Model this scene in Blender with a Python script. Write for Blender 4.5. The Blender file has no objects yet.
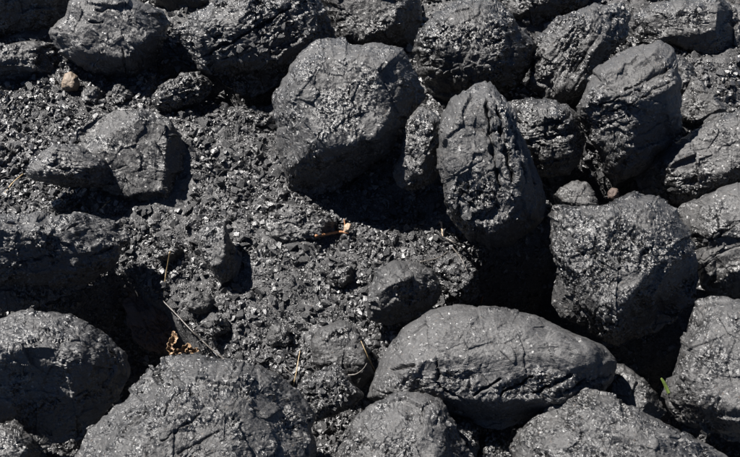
import bpy, bmesh, math
import numpy as np
from mathutils import Vector, Matrix
from mathutils.bvhtree import BVHTree

# ------------------------------------------------------------------ camera, sky, sun, exposure
SC = bpy.context.scene
COL = SC.collection
PITCH = math.radians(55.0)
DIST = 1.65
PW, PH = 740.0, 457.0
HFOV = math.radians(40.0)
FPX = PW / 2 / math.tan(HFOV / 2)
CAM = np.array([0.0, -DIST * math.cos(PITCH), DIST * math.sin(PITCH)])
AX_R = np.array([1.0, 0, 0])
AX_U = np.array([0, math.sin(PITCH), math.cos(PITCH)])
AX_B = np.array([0, -math.cos(PITCH), math.sin(PITCH)])

cd = bpy.data.cameras.new('camera')
cd.sensor_width = 36.0
cd.angle_x = HFOV
cd.clip_start = 0.05
cd.clip_end = 500.0
cam = bpy.data.objects.new('camera', cd)
cam.location = CAM
cam.rotation_euler = (math.pi / 2 - PITCH, 0, 0)
COL.objects.link(cam)
SC.camera = cam

SUN_EL = math.radians(52.0)
SUN_XY = np.array([-0.79, 0.61])
SUN_XY = SUN_XY / np.linalg.norm(SUN_XY)
TO_SUN = np.array([SUN_XY[0] * math.cos(SUN_EL), SUN_XY[1] * math.cos(SUN_EL), math.sin(SUN_EL)])
w = bpy.data.worlds.new('World')
SC.world = w
w.use_nodes = True
wn = w.node_tree.nodes
sky = wn.new('ShaderNodeTexSky')
sky.sky_type = 'NISHITA'
sky.sun_disc = False
sky.sun_elevation = SUN_EL
sky.sun_rotation = math.atan2(SUN_XY[0], SUN_XY[1])
sky.altitude = 2500.0
sky.air_density = 0.5
sky.dust_density = 0.0
bg = wn['Background']
w.node_tree.links.new(sky.outputs[0], bg.inputs[0])
bg.inputs[1].default_value = 0.05
sl = bpy.data.lights.new('sun', 'SUN')
sl.energy = 5.0
sl.angle = math.radians(0.5)
sl.color = (1.0, 0.962, 0.915)
so = bpy.data.objects.new('sun', sl)
so.rotation_euler = Vector(TO_SUN).to_track_quat('Z', 'Y').to_euler()
so.location = (-3, 3, 5)
COL.objects.link(so)
SC.view_settings.view_transform = 'Standard'
SC.view_settings.look = 'None'
SC.view_settings.exposure = 1.75
SC.view_settings.gamma = 1.0

# ------------------------------------------------------------------ numpy noise
_rs = np.random.RandomState(7)
_perm = _rs.permutation(4096)
_perm = np.concatenate([_perm, _perm, _perm])
_grad = _rs.normal(size=(4096, 3))
_grad /= np.linalg.norm(_grad, axis=1)[:, None]
_cellr = _rs.uniform(-1, 1, size=(4096, 7))


def _hash(i, j, k):
    return _perm[_perm[_perm[i & 4095] + (j & 4095)] + (k & 4095)]


def perlin(P):
    I = np.floor(P).astype(np.int64)
    F = P - I
    U = F * F * F * (F * (F * 6 - 15) + 10)
    out = np.zeros(len(P))
    for dx in (0, 1):
        wx = U[:, 0] if dx else 1 - U[:, 0]
        for dy in (0, 1):
            wy = U[:, 1] if dy else 1 - U[:, 1]
            for dz in (0, 1):
                wz = U[:, 2] if dz else 1 - U[:, 2]
                g = _grad[_hash(I[:, 0] + dx, I[:, 1] + dy, I[:, 2] + dz)]
                d = g[:, 0] * (F[:, 0] - dx) + g[:, 1] * (F[:, 1] - dy) + g[:, 2] * (F[:, 2] - dz)
                out += wx * wy * wz * d
    return out * 1.6


def fbm(P, octs=3, gain=0.5):
    a, s, out = 1.0, 1.0, 0.0
    for o in range(octs):
        out = out + a * perlin(P * s + o * 17.3)
        a *= gain
        s *= 2.03
    return out


def chips(P, tilt=0.9, off=0.5):
    """broken facets: every cell of a jittered grid carries its own small tilted plane"""
    I = np.floor(P - 0.5).astype(np.int64)
    best = np.full(len(P), 1e9)
    sec = np.full(len(P), 1e9)
    val = np.zeros(len(P))
    for dx in (0, 1):
        for dy in (0, 1):
            for dz in (0, 1):
                h = _hash(I[:, 0] + dx, I[:, 1] + dy, I[:, 2] + dz)
                r = _cellr[h]
                D = P - (I + np.array([dx, dy, dz]) + 0.5 + 0.42 * r[:, :3])
                d = (D * D).sum(1)
                v = off * r[:, 6] + tilt * (D * r[:, 3:6]).sum(1)
                m = d < best
                sec = np.where(m, best, np.minimum(sec, d))
                val = np.where(m, v, val)
                best = np.where(m, d, best)
    return val, np.sqrt(sec) - np.sqrt(best)


# ------------------------------------------------------------------ picture <-> place
def ray(px, py):
    d = AX_R * ((px - PW / 2) / FPX) - AX_U * ((py - PH / 2) / FPX) - AX_B
    return d / np.linalg.norm(d)


def on_plane(px, py, z=0.0):
    d = ray(px, py)
    return CAM + d * ((z - CAM[2]) / d[2])


def project(P):
    Q = np.asarray(P) - CAM
    z = -(Q @ AX_B)
    return PW / 2 + FPX * (Q @ AX_R) / z, PH / 2 - FPX * (Q @ AX_U) / z, z


# ------------------------------------------------------------------ materials
def nodes_of(name):
    m = bpy.data.materials.new(name)
    m.use_nodes = True
    nt = m.node_tree
    return m, nt, nt.nodes['Principled BSDF'], nt.nodes, nt.links


def coal_material(name, dust=(0.0355, 0.0350, 0.0350), coal=(0.013, 0.0129, 0.0131), attr=True, base_m=0.5,
                  kA=0.75, kB=0.9, r_dust=0.6, r_coal=0.34, cellA=150.0, cellB=360.0, island=False, clean=0.97, glint=0.24):
    m, nt, bs, N, L = nodes_of(name)
    tc = N.new('ShaderNodeTexCoord')
    oi = N.new('ShaderNodeObjectInfo')
    off = N.new('ShaderNodeVectorMath'); off.operation = 'SCALE'
    off.inputs[0].default_value = (7.3, 3.1, 5.7)
    L.new(oi.outputs['Random'], off.inputs['Scale'])
    co = N.new('ShaderNodeVectorMath'); co.operation = 'ADD'
    L.new(tc.outputs['Object'], co.inputs[0]); L.new(off.outputs[0], co.inputs[1])

    def noise(scale, detail=3.0, rough=0.55):
        n = N.new('ShaderNodeTexNoise')
        n.inputs['Scale'].default_value = scale
        n.inputs['Detail'].default_value = detail
        n.inputs['Roughness'].default_value = rough
        L.new(co.outputs[0], n.inputs['Vector'])
        return n.outputs['Fac']

    def math_(op, a, b, clamp=False):
        n = N.new('ShaderNodeMath'); n.operation = op; n.use_clamp = clamp
        for i, v in enumerate((a, b)):
            if isinstance(v, (int, float)):
                n.inputs[i].default_value = v
            else:
                L.new(v, n.inputs[i])
        return n.outputs[0]

    def ramp(fac, a, b):
        n = N.new('ShaderNodeMapRange')
        n.inputs['From Min'].default_value = a
        n.inputs['From Max'].default_value = b
        L.new(fac, n.inputs['Value'])
        return n.outputs[0]

    # broken-ness: how far the dull skin has been knocked off the bright coal
    patch = ramp(noise(38.0, 4.0, 0.6), 0.36, 0.66)
    if attr:
        at = N.new('ShaderNodeAttribute'); at.attribute_name = 'broken'
        msk = math_('ADD', math_('MULTIPLY', at.outputs['Fac'], 1.0), math_('MULTIPLY', math_('SUBTRACT', patch, 0.5), 0.45), True)
    else:
        msk = math_('ADD', base_m, math_('MULTIPLY', math_('SUBTRACT', patch, 0.5), 0.5), True)

    def facets(cell, k, masked=True):
        v = N.new('ShaderNodeTexVoronoi')
        v.inputs['Scale'].default_value = cell
        v.inputs['Randomness'].default_value = 1.0
        wv = N.new('ShaderNodeVectorMath'); wv.operation = 'ADD'
        nz = N.new('ShaderNodeTexNoise'); nz.inputs['Scale'].default_value = cell * 0.6
        nz.inputs['Detail'].default_value = 1.0
        L.new(co.outputs[0], nz.inputs['Vector'])
        sc = N.new('ShaderNodeVectorMath'); sc.operation = 'SCALE'; sc.inputs['Scale'].default_value = 0.9 / cell
        L.new(nz.outputs['Color'], sc.inputs[0])
        L.new(co.outputs[0], wv.inputs[0]); L.new(sc.outputs[0], wv.inputs[1])
        L.new(wv.outputs[0], v.inputs['Vector'])
        s = N.new('ShaderNodeVectorMath'); s.operation = 'SUBTRACT'
        s.inputs[1].default_value = (0.5, 0.5, 0.5)
        L.new(v.outputs['Color'], s.inputs[0])
        t = N.new('ShaderNodeVectorMath'); t.operation = 'SCALE'
        L.new(s.outputs[0], t.inputs[0])
        if masked:
            # a few cells are clean breaks, set at their own angle
            cs = N.new('ShaderNodeSeparateColor'); L.new(v.outputs['Color'], cs.inputs[0])
            cl = math_('GREATER_THAN', math_('ADD', cs.outputs[2], math_('MULTIPLY', msk, 0.24)), clean)
            L.new(math_('MULTIPLY', math_('MAXIMUM', math_('ADD', msk, 0.32), math_('MULTIPLY', cl, 0.95)), k), t.inputs['Scale'])
        return t.outputs[0], cl, cs.outputs[1]

    fa, ca, va = facets(cellA, kA)
    fb, cb, vb = facets(cellB, kB)
    ge = N.new('ShaderNodeNewGeometry')
    a1 = N.new('ShaderNodeVectorMath'); a1.operation = 'ADD'
    L.new(ge.outputs['Normal'], a1.inputs[0]); L.new(fa, a1.inputs[1])
    a2 = N.new('ShaderNodeVectorMath'); a2.operation = 'ADD'
    L.new(a1.outputs[0], a2.inputs[0]); L.new(fb, a2.inputs[1])
    nm = N.new('ShaderNodeVectorMath'); nm.operation = 'NORMALIZE'
    L.new(a2.outputs[0], nm.inputs[0])
    bp = N.new('ShaderNodeBump')
    bp.inputs['Strength'].default_value = 0.8
    bp.inputs['Distance'].default_value = 0.0014
    L.new(noise(330.0, 4.0, 0.65), bp.inputs['Height'])
    L.new(nm.outputs[0], bp.inputs['Normal'])
    L.new(bp.outputs[0], bs.inputs['Normal'])

    mx = N.new('ShaderNodeMix'); mx.data_type = 'RGBA'
    L.new(msk, mx.inputs['Factor'])
    mx.inputs['A'].default_value = (*dust, 1)
    mx.inputs['B'].default_value = (*coal, 1)
    # uneven dust: fine speckle and broad drifts
    var = math_('ADD', math_('MULTIPLY', noise(14.0, 5.0, 0.65), 0.9), math_('MULTIPLY', noise(520.0, 2.0), 0.75))
    var = math_('ADD', var, 0.18)
    if island:
        var = math_('MULTIPLY', var, math_('ADD', math_('MULTIPLY', ge.outputs['Random Per Island'], 1.1), 0.5))
    mu = N.new('ShaderNodeVectorMath'); mu.operation = 'SCALE'
    if attr:
        var = math_('MULTIPLY', var, math_('ADD', math_('MULTIPLY', oi.outputs['Random'], 0.4), 0.8))
    L.new(mx.outputs['Result'], mu.inputs[0]); L.new(var, mu.inputs['Scale'])
    # a trace of rusty grit here and there
    rust = N.new('ShaderNodeMix'); rust.data_type = 'RGBA'
    L.new(math_('MULTIPLY', ramp(noise(260.0, 2.0), 0.66, 0.74), 0.45), rust.inputs['Factor'])
    L.new(mu.outputs[0], rust.inputs['A'])
    rust.inputs['B'].default_value = (0.085, 0.058, 0.038, 1)
    L.new(rust.outputs['Result'], bs.inputs['Base Color'])
    ro = math_('ADD', math_('MULTIPLY', msk, r_coal - r_dust), r_dust)
    ro = math_('ADD', ro, math_('MULTIPLY', math_('SUBTRACT', noise(420.0, 1.0), 0.5), 0.3), True)
    gl = math_('MAXIMUM', math_('MULTIPLY', ca, math_('GREATER_THAN', msk, 0.6)), cb)
    ro = math_('SUBTRACT', ro, math_('MULTIPLY', gl, math_('SUBTRACT', ro, math_('ADD', math_('MULTIPLY', vb, 0.3), glint))))
    L.new(ro, bs.inputs['Roughness'])
    bs.inputs['IOR'].default_value = 1.6
    L.new(math_('MAXIMUM', math_('ADD', math_('MULTIPLY', msk, 0.36), 0.25), math_('MULTIPLY', gl, 0.55)), bs.inputs['Specular IOR Level'])

    return m


def plain_material(name, a, b, scale=60.0, rough=0.6, bump=0.3):
    m, nt, bs, N, L = nodes_of(name)
    tc = N.new('ShaderNodeTexCoord')
    n = N.new('ShaderNodeTexNoise'); n.inputs['Scale'].default_value = scale
    n.inputs['Detail'].default_value = 5.0
    L.new(tc.outputs['Object'], n.inputs['Vector'])
    r = N.new('ShaderNodeMapRange'); r.inputs['From Min'].default_value = 0.3; r.inputs['From Max'].default_value = 0.7
    L.new(n.outputs['Fac'], r.inputs['Value'])
    mx = N.new('ShaderNodeMix'); mx.data_type = 'RGBA'
    L.new(r.outputs[0], mx.inputs['Factor'])
    mx.inputs['A'].default_value = (*a, 1); mx.inputs['B'].default_value = (*b, 1)
    L.new(mx.outputs['Result'], bs.inputs['Base Color'])
    bs.inputs['Roughness'].default_value = rough
    bp = N.new('ShaderNodeBump'); bp.inputs['Strength'].default_value = bump; bp.inputs['Distance'].default_value = 0.001
    L.new(n.outputs['Fac'], bp.inputs['Height']); L.new(bp.outputs[0], bs.inputs['Normal'])
    return m


M_COAL = coal_material('coal')
M_CHIP = coal_material('coal_chip', attr=False, base_m=0.55, kA=0.2, kB=0.3, r_coal=0.28, r_dust=0.5, clean=0.8, glint=0.18,
                       dust=(0.042, 0.0415, 0.042), coal=(0.02, 0.02, 0.021), island=True)
M_GLOSS = coal_material('bright_coal', attr=False, base_m=0.8, kA=0.22, kB=0.3, r_coal=0.3, r_dust=0.42, clean=0.85,
                        dust=(0.036, 0.0355, 0.036), coal=(0.02, 0.02, 0.021))
M_FLAKE = coal_material('flake_coal', attr=False, base_m=0.9, kA=0.06, kB=0.12, r_coal=0.27, r_dust=0.35, dust=(0.05, 0.05, 0.05), coal=(0.04, 0.04, 0.04), clean=.9)
M_SLACK = coal_material('fine_slack', attr=False, base_m=0.3, kA=0.7, kB=0.9, r_coal=0.5, r_dust=0.85, cellA=260.0, cellB=520.0,
                        dust=(0.036, 0.0355, 0.036), coal=(0.018, 0.018, 0.0185))
M_TAN = plain_material('tan_stone', (0.095, 0.072, 0.052), (0.15, 0.115, 0.085), 120.0, 0.7)
M_BROWN = plain_material('brown_shale', (0.035, 0.024, 0.02), (0.07, 0.046, 0.036), 40.0, 0.75, 0.6)
M_LEAF = plain_material('dead_leaf', (0.10, 0.052, 0.026), (0.24, 0.16, 0.09), 220.0, 0.6)
M_TWIG = plain_material('orange_twig', (0.16, 0.07, 0.03), (0.27, 0.13, 0.06), 260.0, 0.6)
M_STRAW = plain_material('straw', (0.15, 0.105, 0.05), (0.24, 0.18, 0.10), 200.0, 0.5)
M_GREY = plain_material('grey_stalk', (0.035, 0.032, 0.03), (0.09, 0.08, 0.07), 200.0, 0.45)
M_GREEN = plain_material('green_blade', (0.09, 0.14, 0.03), (0.17, 0.22, 0.06), 200.0, 0.45)
M_WOOD = plain_material('wood_chip', (0.18, 0.13, 0.085), (0.28, 0.21, 0.15), 200.0, 0.7)

# ------------------------------------------------------------------ ground: one sheet of coal slack, dense where the picture looks
HOLLOWS = [  # (picture x, y, radius in m, depth in m)
    (520, 290, 0.13, 0.10), (575, 340, 0.12, 0.10), (650, 355, 0.11, 0.12), (600, 175, 0.09, 0.08),
    (70, 330, 0.17, 0.09), (140, 345, 0.10, 0.07), (520, 430, 0.10, 0.10), (400, 200, 0.06, 0.02),
    (340, 420, 0.07, 0.05), (60, 440, 0.12, 0.08), (240, 75, 0.10, 0.05), (540, 60, 0.15, 0.05), (700, 440, 0.12, 0.1),
    (600, 280, 0.2, 0.06)]
PITS = [  # (outline on the picture's ground plane, depth, width of the bank)
    ([(-60, 318), (60, 290), (108, 262), (124, 266), (165, 300), (214, 342), (236, 372), (200, 420), (-60, 430)], 0.10, 0.022),
    ([(476, 250), (560, 230), (640, 330), (690, 330), (690, 400), (600, 420), (520, 420), (440, 330)], 0.13, 0.03),
    ([(565, 150), (640, 160), (650, 200), (570, 205)], 0.08, 0.03),
    ([(380, 200), (440, 200), (430, 222), (390, 218)], 0.02, 0.02),
    ([(150, 50), (290, 60), (270, 100), (210, 100), (150, 95)], 0.05, 0.03)]
MOUNDS = [(712, 85, 0.11, 0.05), (455, 250, 0.05, 0.02), (100, 200, 0.12, 0.015), (60, 120, 0.12, 0.012), (225, 130, 0.1, 0.01)]
_H = [(on_plane(a, b)[:2], r, -d) for a, b, r, d in HOLLOWS] + [(on_plane(a, b)[:2], r, d) for a, b, r, d in MOUNDS]


def ground_z(x, y):
    z = np.zeros_like(x)
    for c, r, d in _H:
        q = ((x - c[0]) ** 2 + (y - c[1]) ** 2) / (r * r)
        z = z + d * np.exp(-q * 1.6)
    wob = 0.012 * perlin(np.stack([x * 22, y * 22, np.full_like(x, 6.3)], 1))
    for poly, dep, bank in PITS:
        Q = np.array([on_plane(a, b)[:2] for a, b in poly])
        dist = np.full(len(x), 1e9); ins = np.zeros(len(x), bool)
        for i in range(len(Q)):
            a, b = Q[i], Q[(i + 1) % len(Q)]
            e = b - a
            t = np.clip(((x - a[0]) * e[0] + (y - a[1]) * e[1]) / (e @ e), 0, 1)
            dist = np.minimum(dist, np.hypot(x - a[0] - t * e[0], y - a[1] - t * e[1]))
            cr = (a[1] > y) != (b[1] > y)
            with np.errstate(divide='ignore', invalid='ignore'):
                ins ^= cr & (x < (b[0] - a[0]) * (y - a[1]) / (b[1] - a[1] + 1e-12) + a[0])
        sd = np.where(ins, dist, -dist) + wob
        t = np.clip((sd + 0.3 * bank) / (1.6 * bank), 0, 1)
        z = z - dep * t * t * (3 - 2 * t)
    P = np.stack([x * 9, y * 9, np.full_like(x, 3.7)], 1)
    z = z + 0.012 * fbm(P, 2)
    P = np.stack([x * 45, y * 45, np.full_like(x, 1.7)], 1)
    z = z + 0.0045 * fbm(P, 3)
    z = z + 0.006 * np.clip(perlin(np.stack([x * 24, y * 24, np.full_like(x, 5.1)], 1)), 0, 1)
    far = np.maximum(np.hypot(x, y) - 1.4, 0)
    z = z + 0.10 * np.clip(far, 0, 1.5) * perlin(np.stack([x * 1.7, y * 1.7, np.full_like(x, 9.1)], 1))
    return z


def axis(lo, hi, step, far):
    a = list(np.arange(lo, hi + step, step))
    s, v = step, a[-1]
    while v < far:
        s *= 1.28; v += s; a.append(v)
    s, v = step, a[0]
    while v > -far:
        s *= 1.28; v -= s; a.insert(0, v)
    return np.array(a)


def mesh_from(name, V, F, mat, smooth=True):
    me = bpy.data.meshes.new(name)
    V = np.ascontiguousarray(V, dtype=np.float32)
    F = np.ascontiguousarray(F, dtype=np.int32)
    n = F.shape[1]
    me.vertices.add(len(V)); me.vertices.foreach_set('co', V.ravel())
    me.loops.add(F.size); me.loops.foreach_set('vertex_index', F.ravel())
    me.polygons.add(len(F))
    me.polygons.foreach_set('loop_start', np.arange(0, F.size, n, dtype=np.int32))
    me.polygons.foreach_set('loop_total', np.full(len(F), n, dtype=np.int32))
    me.polygons.foreach_set('use_smooth', np.full(len(F), smooth))
    me.materials.append(mat)
    me.update(calc_edges=True)
    me.validate()
    return me


xs, ys = axis(-0.85, 0.85, 0.0042, 60), axis(-0.52, 0.85, 0.0042, 60)
GX, GY = np.meshgrid(xs, ys)
gx, gy = GX.ravel(), GY.ravel()
gz = ground_z(gx, gy)
near = (np.abs(gx) < 1) & (np.abs(gy) < 1.1)
Pn = np.stack([gx, gy, gz], 1)[near]
v1, _ = chips(Pn * 110.0)
v2, _ = chips(Pn * 55.0 + 5)
gz[near] += 0.0016 * v1 + 0.003 * v2
nx, ny = len(xs), len(ys)
ii = (np.arange(ny - 1)[:, None] * nx + np.arange(nx - 1)[None, :]).ravel()
GV = np.stack([gx, gy, gz], 1)
GF = np.stack([ii, ii + 1, ii + nx + 1, ii + nx], 1)
ground = bpy.data.objects.new('ground', mesh_from('ground', GV, GF, M_SLACK))
ground['kind'] = 'structure'
COL.objects.link(ground)

# ------------------------------------------------------------------ lumps
MASK = np.zeros((457, 740), bool)
_yy, _xx = np.mgrid[0:457, 0:740]


def closed_curve(pts, per=26, tens=0.15):
    P = np.array(pts, float)
    n = len(P)
    out = []
    t = np.linspace(0, 1, per, endpoint=False)[:, None]
    for i in range(n):
        p0, p1, p2, p3 = P[i - 1], P[i], P[(i + 1) % n], P[(i + 2) % n]
        m1, m2 = (p2 - p0) * tens * 0.8, (p3 - p1) * tens * 0.8
        out.append((2 * t**3 - 3 * t**2 + 1) * p1 + (t**3 - 2 * t**2 + t) * m1 + (-2 * t**3 + 3 * t**2) * p2 + (t**3 - t**2) * m2)
    return np.concatenate(out)


def area_centroid(C):
    x, y = C[:, 0], C[:, 1]
    x2, y2 = np.roll(x, -1), np.roll(y, -1)
    cr = x * y2 - x2 * y
    A = cr.sum() / 2
    return np.array([((x + x2) * cr).sum(), ((y + y2) * cr).sum()]) / (6 * A)


def smin(a, b, k):
    h = np.clip(0.5 + 0.5 * (b - a) / k, 0, 1)
    return b * (1 - h) + a * h - k * h * (1 - h)


SPACING = 0.9


def lump_mesh(outline, facets=None, fh=None, r0=0.46, p=1.75, bh=None, rough=0.5, lo=1.0, chip=1.0, strata=None,
              patches=(), seed=0, k=None, lift=0.0, z=None, at=None, mat=None, broken=0.35, spacing=None, name='coal_lump', cuts=4, cracks=(), ragged=1.0):
    """solid lump whose outline, ridges and broken patches are given in picture units; returns mesh + centre"""
    rng = np.random.RandomState(seed * 13 + 5)
    oc = np.array(outline, float)
    if np.ptp(oc[:, 0]) * np.ptp(oc[:, 1]) < 1500 and mat is None:
        rough *= 1.4; chip *= 1.3; cuts += 3; lo *= 1.6; r0 = max(r0, .58)
        broken = max(broken, .5)
        if z is None and np.ptp(oc[:, 0]) * np.ptp(oc[:, 1]) < 1100: z = .17 * np.ptp(oc[:, 1])
    C = closed_curve(outline)
    ctr = area_centroid(C)
    lo_, hi_ = C.min(0), C.max(0)
    sz = hi_ - lo_
    S = min(sz)
    Sg = math.sqrt(sz[0] * sz[1])
    if fh is None: fh = 0.40 * S
    if bh is None: bh = 0.42 * S
    if k is None: k = 0.05 * fh
    # depth: the outline's foot rests on the ground unless told otherwise
    d = ray(*ctr)
    if at is None:
        zc_px = (0.29 * sz[1]) if z is None else z
        s0 = DIST / FPX
        base = on_plane(ctr[0], ctr[1], 0.0)
        tz = -((base - CAM) @ AX_B) / FPX
        P0 = on_plane(ctr[0], ctr[1], zc_px * tz)
        P0 = P0 - d * lift * tz
    else:
        P0 = np.asarray(at)
    sc = np.linalg.norm(P0 - CAM) / FPX * abs(d @ AX_B)
    # local frame on the line of sight through the lump's centre
    eB = -d
    eR = np.cross(AX_U, eB); eR /= np.linalg.norm(eR)
    eU = np.cross(eB, eR)
    ang = np.arctan2(C[:, 1] - ctr[1], C[:, 0] - ctr[0])
    rad = np.hypot(C[:, 0] - ctr[0], C[:, 1] - ctr[1])
    # the break line is ragged: corners knocked off at several sizes
    B3 = np.stack([C[:, 0], C[:, 1], np.full(len(C), seed * 3.3)], 1)
    jag = 1.7 * perlin(B3 / 22.0) + 1.1 * perlin(B3 / 9.0) + 0.022 * S * chips(B3 / (0.3 * max(S, 20)))[0] + 0.9 * chips(B3 / 8.0)[0]
    rad = rad + ragged * np.clip(S / 60.0, .25, 1.0) * jag
    o = np.argsort(ang)
    ang, rad = ang[o], rad[o]
    sp = spacing or SPACING
    n = int(max(10, min(260, Sg / sp)))
    a = np.linspace(-1, 1, n)
    a = np.sign(a) * (1 - (1 - np.abs(a)) ** 1.1)
    A, B = np.meshgrid(a, a)
    r = np.maximum(np.abs(A), np.abs(B))
    with np.errstate(divide='ignore', invalid='ignore'):
        th = np.where(np.abs(A) > np.abs(B),
                      np.where(A > 0, 0, math.pi) + (math.pi / 4) * np.nan_to_num(B / A),
                      math.pi / 2 - (math.pi / 4) * np.nan_to_num(A / B) + np.where(B < 0, math.pi, 0))
    th = np.where((A == 0) & (B == 0), 0, th)
    th = (th + math.pi) % (2 * math.pi) - math.pi
    R = np.interp(th, ang, rad, period=2 * math.pi)
    X = r * R * np.cos(th)
    Y = r * R * np.sin(th)
    # near the middle the grid is an even ellipse, so it never pinches
    cov = np.cov((C - ctr).T)
    ev, ew = np.linalg.eigh(cov)
    Mx = ew @ np.diag(np.sqrt(ev) * 1.15) @ ew.T
    q = np.stack([r * np.cos(th), r * np.sin(th)], -1) @ Mx.T
    wgt = np.clip(r / 0.75, 0, 1); wgt = wgt * wgt * (3 - 2 * wgt)
    X = ctr[0] + X * wgt + q[..., 0] * (1 - wgt)
    Y = ctr[1] + Y * wgt + q[..., 1] * (1 - wgt)
    th_j = perlin(np.stack([np.cos(th).ravel() * 1.9, np.sin(th).ravel() * 1.9, np.full(th.size, seed * 1.37)], 1)).reshape(th.shape)
    r0 = np.clip(r0 + 0.24 * th_j, 0.12, 0.8)
    if facets is None:
        facets = [(ctr[0], ctr[1], 1.0, rng.uniform(-.1, .25), rng.uniform(0.05, .3)),
                  (ctr[0] + .22 * sz[0], ctr[1] + .1 * sz[1], .95, -rng.uniform(.5, 1.0), -rng.uniform(.1, .4)),
                  (ctr[0], ctr[1] + .25 * sz[1], .95, rng.uniform(-.3, .3), -rng.uniform(.5, 1.1)),
                  (ctr[0] - .25 * sz[0], ctr[1], .95, rng.uniform(.3, .8), rng.uniform(-.1, .4))]
    H = None
    for (fx, fy, hf, sx, sy) in facets:
        pl = hf * fh + sx * (X - fx) + sy * (Y - fy)
        H = pl if H is None else smin(H, pl, k)
    # a few random fracture planes that knock off corners
    for c in range(cuts):
        t = rng.uniform(0, 2 * math.pi); q = rng.uniform(.30, .42)
        fx, fy = ctr[0] + q * sz[0] * math.cos(t), ctr[1] + q * sz[1] * math.sin(t)
        g = rng.uniform(.6, 1.3)
        H = smin(H, .86 * fh - g * (math.cos(t) * (X - fx) + math.sin(t) * (Y - fy)), k)
    H = np.maximum(H, 0.06 * fh)
    e = np.clip((r - r0) / (1 - r0), 0, 1)
    H = H * (1 - e ** p) ** (1 / p)
    # to local coordinates in picture units: x right, y up, h towards the viewer
    L3 = np.stack([X - ctr[0], -(Y - ctr[1]), H], 2)
    ga = np.gradient(L3, axis=1); gb = np.gradient(L3, axis=0)
    Nn = np.cross(gb, ga)
    Nn *= np.sign((Nn[..., 2].mean())) or 1
    ln = np.linalg.norm(Nn, axis=2)[..., None]
    Nn = Nn / np.maximum(ln, 1e-9)
    edge = r >= 0.999
    ra = np.stack([np.cos(th), -np.sin(th), 0 * th], 2)
    Nn = np.where(edge[..., None], ra, Nn)
    P = L3.reshape(-1, 3) + rng.uniform(-500, 500, 3)
    N2 = Nn.reshape(-1, 3)
    Sref = max(S, 14)
    disp = lo * 0.017 * Sref * fbm(P / (0.42 * Sref), 3)
    cv, _ = chips(P / (0.34 * Sref) + 3)
    disp += lo * 0.032 * Sref * cv
    cv, _ = chips(P / (0.17 * Sref) + 13)
    disp += lo * 0.016 * Sref * cv
    # how broken the skin is
    brk = broken + 0.8 * fbm(P / 24.0 + 40, 3)
    Xf, Yf = X.ravel(), Y.ravel()
    pm = np.zeros(len(P))
    for (qx, qy, qa, qb, qt, qs) in patches:
        c_, s_ = math.cos(math.radians(qt)), math.sin(math.radians(qt))
        u = ((Xf - qx) * c_ + (Yf - qy) * s_) / qa
        v = (-(Xf - qx) * s_ + (Yf - qy) * c_) / qb
        pm = np.maximum(pm, 0) if qs > 0 else pm
        pm = pm + qs * np.clip(1.6 - 1.2 * np.hypot(u, v) + 0.35 * fbm(P / 9.0, 2), 0, 1)
    brk = np.clip(brk + pm, 0.0, 1.0)
    G = np.linalg.qr(rng.normal(size=(3, 3)))[0]
    PG = (P @ G) * np.array([0.72, 1.05, 1.4])
    c1, e1 = chips(PG / 11.0 + 1)
    c2, e2 = chips(PG / 5.4 + 9)
    c3, _ = chips(P / 3.1 + 4)
    big, _ = chips(PG / 17.0 + 23)
    disp += np.clip(pm, 0, 1) * rough * 4.5 * big
    cw = chip * (0.16 + brk)
    disp += cw * rough * (2.3 * c1 + 1.5 * c2 + 1.05 * c3) + 0.16 * c3 + 0.16 * c2
    gap = np.clip(0.10 - e1, 0, 0.10) / 0.10 * np.clip(perlin(P / 17.0 + 70) + 0.1, 0, 1)
    disp -= (0.02 + brk) * rough * 3.2 * gap
    disp += 0.16 * fbm(P / 3.2 + 20, 2)
    for (ax, ay, bx, by, cw_, cdp) in cracks:
        ex, ey = bx - ax, by - ay
        wx_ = Xf + 2.2 * perlin(P / 9.0 + 31); wy_ = Yf + 2.2 * perlin(P / 9.0 + 57)
        t = np.clip(((wx_ - ax) * ex + (wy_ - ay) * ey) / (ex * ex + ey * ey), 0, 1)
        dd = np.hypot(wx_ - ax - t * ex, wy_ - ay - t * ey)
        wk = cw_ * (0.75 + 0.9 * np.clip(perlin(P / 8.0 + 11), -.5, 1)) * (1.05 - 1.1 * np.abs(t - .5))
        disp -= 0.6 * cdp * np.clip(1.25 - dd / np.maximum(wk, .3), 0, 1)
    if strata:
        sa, ss, sm = strata
        ca, sa_ = math.cos(math.radians(sa)), -math.sin(math.radians(sa))
        along = P[:, 0] * ca + P[:, 1] * sa_
        acr = -P[:, 0] * sa_ + P[:, 1] * ca + 0.35 * P[:, 2] + 2.2 * fbm(P / 24.0, 2)
        Q = np.stack([acr / ss, along / (ss * 9), P[:, 2] / (ss * 6)], 1)
        rd = perlin(Q) + 0.5 * perlin(Q * np.array([2.1, 1.7, 1.7]) + 8)
        disp += sm * (rd - 0.8 * np.clip(0.16 - np.abs(perlin(Q * 0.7 + 3)), 0, 1) / 0.16) * (0.35 + 0.65 * np.clip(brk + 0.3, 0, 1))
    dg = disp.reshape(n, n)
    for axis_ in (0, 1):
        up_ = np.roll(dg, 1, axis_); dn_ = np.roll(dg, -1, axis_)
        if axis_ == 0: up_[0] = dg[0]; dn_[-1] = dg[-1]
        else: up_[:, 0] = dg[:, 0]; dn_[:, -1] = dg[:, -1]
        dg = 0.8 * dg + 0.1 * up_ + 0.1 * dn_
    disp = dg.ravel()
    rr = np.clip((r.ravel() - 0.86) / 0.14, 0, 1)
    fade = 1.0 - 0.45 * rr * rr * (3 - 2 * rr)
    L3 = L3.reshape(-1, 3) + N2 * (disp * fade)[:, None]
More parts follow.
